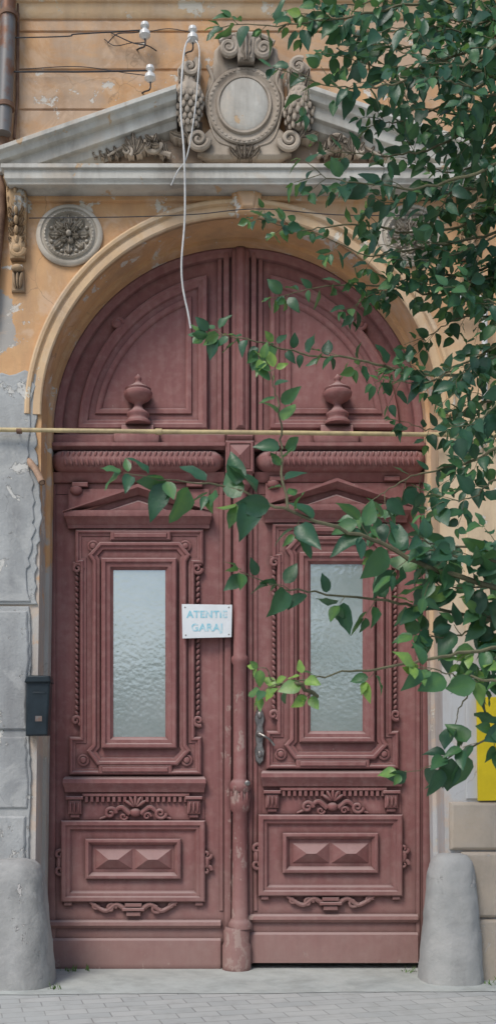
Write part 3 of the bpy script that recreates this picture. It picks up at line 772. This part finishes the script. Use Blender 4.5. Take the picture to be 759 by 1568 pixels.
# ================================================================ ground
acc=A(); acc.add([(-60,-60,0),(60,-60,0),(60,60,0),(-60,60,0)],[(0,1,2,3)]); acc.obj('pavement',M_pav)
acc=A(); x=-4; top=[]
random.seed(9)
while x<4: top.append((x,-.50+random.uniform(-.02,.02)+.03*x)); x+=.25
acc.add([(p[0],p[1],.004) for p in top]+[(4,.62,.004),(-4,.62,.004)],[tuple(range(len(top)+2))]); acc.obj('concrete_apron',M_conc)
acc=A(); random.seed(4)
for cx_,cy_,nb in ((-1.36,-.36,9),(-1.33,.30,14),(1.36,.30,10),(1.9,-.2,10),(-1.2,.36,6)):
    for k in range(nb):
        x=cx_+random.gauss(0,.04); y=cy_+random.gauss(0,.03); h=random.uniform(.02,.07); a=random.uniform(0,6.28); dx,dy=math.cos(a)*.006,math.sin(a)*.006; lx,ly=random.gauss(0,.02),random.gauss(0,.02)
        acc.add([(x-dx,y-dy,0),(x+dx,y+dy,0),(x+dx*.8+lx*.5,y+dy*.8+ly*.5,h*.6),(x-dx*.8+lx*.5,y-dy*.8+ly*.5,h*.6),(x+lx,y+ly,h)],[(0,1,2,3),(3,2,4)])
acc.obj('weeds',simple('weed_green',(.12,.22,.05),.6))
acc=A()
ow=empty('unseen_reflection_blocker')  # unseen wall added behind the camera to darken the low reflection in the panes
acc.add([(-25,-18,0),(25,-18,0),(25,-18,4.2),(-25,-18,4.2),(-25,-18.4,0),(25,-18.4,0),(25,-18.4,4.2),(-25,-18.4,4.2)],[(0,1,2,3),(4,5,6,7),(3,2,6,7),(0,3,7,4),(1,2,6,5)]); acc.obj('blocker_slab',M_tymp,ow)
acc=A(); 
for k in range(17):
    x=-24+k*3; acc.add([(x-.2,-17.9,0),(x+.2,-17.9,0),(x+.2,-17.9,4.4),(x-.2,-17.9,4.4),(x-.2,-18.5,0),(x+.2,-18.5,0),(x+.2,-18.5,4.4),(x-.2,-18.5,4.4)],[(0,1,2,3),(4,5,6,7),(3,2,6,7),(0,3,7,4),(1,2,6,5)])
acc.obj('blocker_piers',M_grey,ow)
# ================================================================ TREE
tree=empty('broadleaf_tree')
leaves=[]
wood=A()
rnd=random.Random(21)
def rv(s=1): return Vector((rnd.gauss(0,1),rnd.gauss(0,1),rnd.gauss(0,1)))*s
def leafat(p,ax,L,tint):
    ax=ax.normalized()
    nrm=Vector((0,-.7,.55))+rv(.5)
    leaves.append((p,ax,nrm,L*rnd.uniform(.6,1.2),rnd.uniform(.48,.72),max(0,min(1,tint+rnd.gauss(0,.12)))))
def twig(p,d,L,leafL,tint,young=0):
    n=max(3,int(L/(leafL*.32))); pts=[p]; q=p.copy(); d=d.normalized()
    for i in range(n):
        d=(d+rv(.15)+Vector((0,0,-.05))).normalized(); q=q+d*(L/n); pts.append(q.copy())
        side=d.cross(Vector((0,-1,.3))).normalized()*(1 if i%2 else -1)
        ax=d*.5+side*.75+rv(.4)+Vector((0,0,-.32))
        leafat(q,ax,leafL*(1-.35*i/n),tint+.16*i/n+young*(i/n))
    leafat(q,d+rv(.15),leafL*.7,tint+.2+young)
    tube(wood,pts,[.0022*(1-.5*i/len(pts)) for i in range(len(pts))],4,False)
TR=Vector((2.75,-3.3,0))
def bough(px,y0,y1,leafL,tint,tl=.28,gap=.075,r0=.007,link=True,young=0,bare=0,dens=1.0,single=.4):
    n=len(px); P=[T(x+rnd.uniform(-6,6),yy+rnd.uniform(-8,8),y0+(y1-y0)*i/(n-1)+rnd.uniform(-.08,.08)) for i,(x,yy) in enumerate(px)]
    if link:
        z=max(1.9,min(6.3,P[0].z-.7)); t0=Vector((TR.x-.03*(z-2),TR.y,z)); P=[t0,t0.lerp(P[0],.5)+Vector((0,0,.12))]+P
    C=cat(P,8); m=len(C)
    for i in range(2,m): C[i]=C[i]+rv(.004)
    tube(wood,C,[(r0*(1.9 if link else 1))*(1-i/m)**1.1+.0016 for i in range(m)],6,False)
    acc_=0; s=1; start=14 if link else 0
    clump=rnd.uniform(0,6)
    for i in range(start,m-1):
        seg=(C[i+1]-C[i]); acc_+=seg.length; d=seg.normalized(); fr=i/m
        if fr<bare: continue
        while acc_>gap:
            acc_-=gap; s=-s
            if rnd.random()>dens*(1.0 if math.sin(i*.45+clump)>-.5 else .65): continue
            side=d.cross(Vector((0,-1,0))).normalized()*s
            if rnd.random()<single:
                leafat(C[i],d*.5+side*.8+rv(.3),leafL,tint)
            else:
                dd=d*.8+side*rnd.uniform(.35,1.0)+Vector((0,rnd.uniform(-.6,.6),-.2))
                twig(C[i],dd,tl*rnd.uniform(.45,1.1)*(1.2-.65*fr),leafL,tint,young)
    twig(C[-1],(C[-1]-C[-2]),tl*.4,leafL*.85,tint+.08,young)
U=-2.5
ups=[
 [(920,-60),(720,0),(590,18),(470,34),(345,44)],
 [(920,10),(740,55),(620,66),(540,45),(455,18)],
 [(920,-90),(760,-30),(650,-10),(560,2),(500,6)],
 [(920,50),(780,75),(680,95),(600,100),(520,92)],
 [(920,60),(760,100),(640,128),(540,132),(445,122)],
 [(920,120),(780,140),(690,160),(610,180),(570,190)],
 [(920,150),(770,195),(670,225),(590,232),(500,238)],
 [(920,30),(820,40),(760,30),(700,40),(640,30)],
 [(920,180),(820,170),(760,150),(700,130),(660,120)],
 [(920,230),(780,265),(660,280),(570,278),(485,262)],
 [(920,290),(780,300),(690,300),(610,315),(545,300)],
 [(920,320),(760,345),(650,352),(540,345),(470,350),(400,340)],
 [(920,370),(760,392),(650,385),(560,385),(500,372)],
 [(920,250),(820,230),(770,215),(720,215),(680,205)],
 [(920,420),(770,432),(660,420),(600,440),(540,470)],
 [(920,400),(800,420),(700,450),(600,440),(500,445),(420,448)],
 [(920,520),(790,500),(720,490),(680,500),(640,520)],
 [(920,600),(760,592),(650,578),(560,560),(450,535),(385,522),(318,508)],
 [(920,540),(800,540),(720,560),(650,585),(600,580)],
 [(920,640),(800,620),(720,630),(660,650),(615,640)],
 [(920,700),(800,690),(730,700),(680,715),(610,745),(560,775)],
 [(920,740),(820,750),(760,740),(720,760),(670,770)],
 [(920,560),(830,580),(780,600),(740,640),(700,670)],
 [(920,-20),(830,-10),(790,0),(740,-5),(700,-15)],
 [(920,330),(840,320),(790,330),(740,320),(700,340)],
 [(920,460),(840,470),(790,470),(740,460),(700,440)],
 [(920,90),(800,60),(720,20),(650,-10),(600,-30)],
 [(920,200),(800,150),(720,110),(640,80),(570,60)],
 [(920,250),(800,200),(720,170),(650,160),(600,140)],
 [(920,300),(820,240),(740,250),(690,260),(620,250)],
 [(920,420),(820,360),(740,370),(680,400),(620,400)],
 [(920,100),(840,100),(780,120),(740,70),(700,60)],
 [(920,660),(830,640),(770,660),(720,690),(690,740)],
 [(920,30),(820,10),(740,40),(660,40),(590,50)],
 [(920,130),(820,110),(750,90),(700,100),(650,90)],
 [(920,220),(820,180),(760,190),(720,190),(670,180)],
 [(920,380),(820,320),(760,290),(700,300),(660,330)],
 [(920,500),(820,440),(760,430),(710,430),(650,440)],
 [(920,580),(840,540),(780,540),(730,560),(690,600)],
 [(920,620),(840,600),(790,620),(750,610),(700,620)],
]
for i,b in enumerate(ups):
    b=[(b[0][0],b[0][1]-100),(b[1][0],b[1][1]-30)]+b[2:]
    yy=U+rnd.uniform(-.7,.6)
    thin = i in (0,17,11,15)
    bough(b,yy+.1,yy+rnd.uniform(-.3,.3),.100,.25 if not thin else .36,tl=.25 if not thin else .13,gap=.054 if not thin else .044,dens=1,single=.35 if not thin else .6)
bough([(1050,985),(860,935),(690,880),(565,828),(440,776),(330,748),(215,722)],-3.9,-4.3,.125,.34,tl=.13,gap=.058,r0=.009,dens=1,single=.65)
bough([(437,776),(434,700),(426,620),(414,560)],-4.15,-4.2,.085,.5,tl=.05,gap=.035,r0=.004,link=False,young=.45,single=.85)
bough([(1050,850),(860,850),(740,845),(660,830),(600,800)],-3.6,-3.9,.125,.28,tl=.18,gap=.068)
bough([(1050,965),(860,960),(700,935),(580,925),(460,908),(385,882)],-3.8,-4.1,.11,.33,tl=.10,gap=.07,single=.6,dens=.95)
bough([(1050,1010),(860,985),(720,1000),(600,1024),(500,1036),(410,1045)],-3.9,-4.3,.09,.42,tl=.09,gap=.085,young=.3,bare=.45,dens=.5)
bough([(1050,1050),(860,1050),(760,1040),(700,1030),(650,1030)],-4.0,-4.3,.115,.48,tl=.13,gap=.068,young=.2)
bough([(1050,1080),(880,1090),(780,1110),(700,1150),(635,1175)],-3.9,-4.1,.115,.32,tl=.13,gap=.06)
bough([(1050,930),(860,920),(760,940),(700,965),(640,975)],-3.7,-4.0,.125,.29,tl=.16,gap=.058)
bough([(1050,1000),(900,1000),(800,1000),(750,1010),(715,1070),(700,1110)],-3.9,-4.0,.12,.3,tl=.14,gap=.065)
bough([(1050,900),(900,905),(820,900),(770,900),(700,905),(640,890)],-3.8,-4.0,.125,.29,tl=.18,gap=.065)
bough([(1050,880),(880,840),(760,860),(660,850),(590,840)],-3.8,-4.1,.125,.3,tl=.13,gap=.07)
bough([(480,1060),(450,1045),(425,1050),(400,1022)],-4.3,-4.3,.075,.7,tl=.05,gap=.05,link=False,young=.3)
for k in range(24):
    a=rnd.uniform(-2.0,1.3); z=rnd.uniform(2.6,6.6); L=rnd.uniform(.9,1.8)*(1.1-abs(z-4.5)*.15)
    p0=Vector((TR.x,TR.y,z-.5)); d=Vector((math.cos(a),math.sin(a),.25))
    if d.y>.3: L*=.7
    C=cat([p0,p0+d*L*.4+rv(.08),p0+d*L*.75+rv(.1),p0+d*L+Vector((0,0,-.1))],5)
    tube(wood,C,[.02*(1-i/len(C))+.003 for i in range(len(C))],6,False)
    for i in range(4,len(C)):
        for _ in range(2): twig(C[i],(d+rv(.7)),.28,.10,.26)
tube(wood,cat([TR,TR+Vector((-.05,.02,1.2)),TR+Vector((.03,-.03,2.6)),TR+Vector((-.02,0,4.2)),TR+Vector((0,0,6.6))],6),[.17*(1-i/30)+.012 for i in range(25)],14)
wood.obj('trunk_and_branches',M_bark,tree)
st=[0,.10,.26,.45,.65,.84,1.0]; wd=[0,.6,.95,1.0,.76,.36,0]
def build():
    V=[];F=[];tn=[]
    for p,ax,nr,L,wr_,ti in leaves:
        p=np.array(p); a=np.array(ax); a/=np.linalg.norm(a)
        n=np.array(nr); n=n-a*(n@a); ln=np.linalg.norm(n)
        if ln<1e-4: continue
        n/=ln; s=np.cross(a,n); cur=rng.uniform(-.1,.45); fold=rng.uniform(.05,.6); wv=rng.uniform(0,.07); ph=rng.uniform(0,6); tw=rng.uniform(-.25,.25)
        pet=.12*L; o=p+a*pet; mids=[]
        for i,(t,w_) in enumerate(zip(st,wd)):
            c=o+a*(t*L)-n*(cur*L*t*t)+s*(tw*L*t*t)
            if w_==0: V.append(tuple(c)); mids.append((len(V)-1,)); tn.append(ti)
            else:
                hw=w_*wr_*L*.5; up=n*hw*fold
                V.append(tuple(c)); i0=len(V)-1
                V.append(tuple(c+s*hw+up+n*wv*L*math.sin(ph+i*1.9))); V.append(tuple(c-s*hw+up+n*wv*L*math.cos(ph+i*2.1)))
                tn.extend([min(1,ti+.12),ti,ti]); mids.append((i0,i0+1,i0+2))
        for i in range(len(mids)-1):
            A_,B_=mids[i],mids[i+1]
            if len(A_)==1: F.append((A_[0],B_[1],B_[0])); F.append((A_[0],B_[0],B_[2]))
            elif len(B_)==1: F.append((A_[0],A_[1],B_[0])); F.append((A_[2],A_[0],B_[0]))
            else: F.append((A_[0],A_[1],B_[1],B_[0])); F.append((A_[2],A_[0],B_[0],B_[2]))
    me=bpy.data.meshes.new('foliage'); me.from_pydata(V,[],F)
    at=me.attributes.new('tint','FLOAT','POINT'); at.data.foreach_set('value',tn)
    me.polygons.foreach_set('use_smooth',[True]*len(me.polygons)); me.materials.append(M_leaf)
    o=bpy.data.objects.new('foliage',me); sc.collection.objects.link(o); o.parent=tree
build()
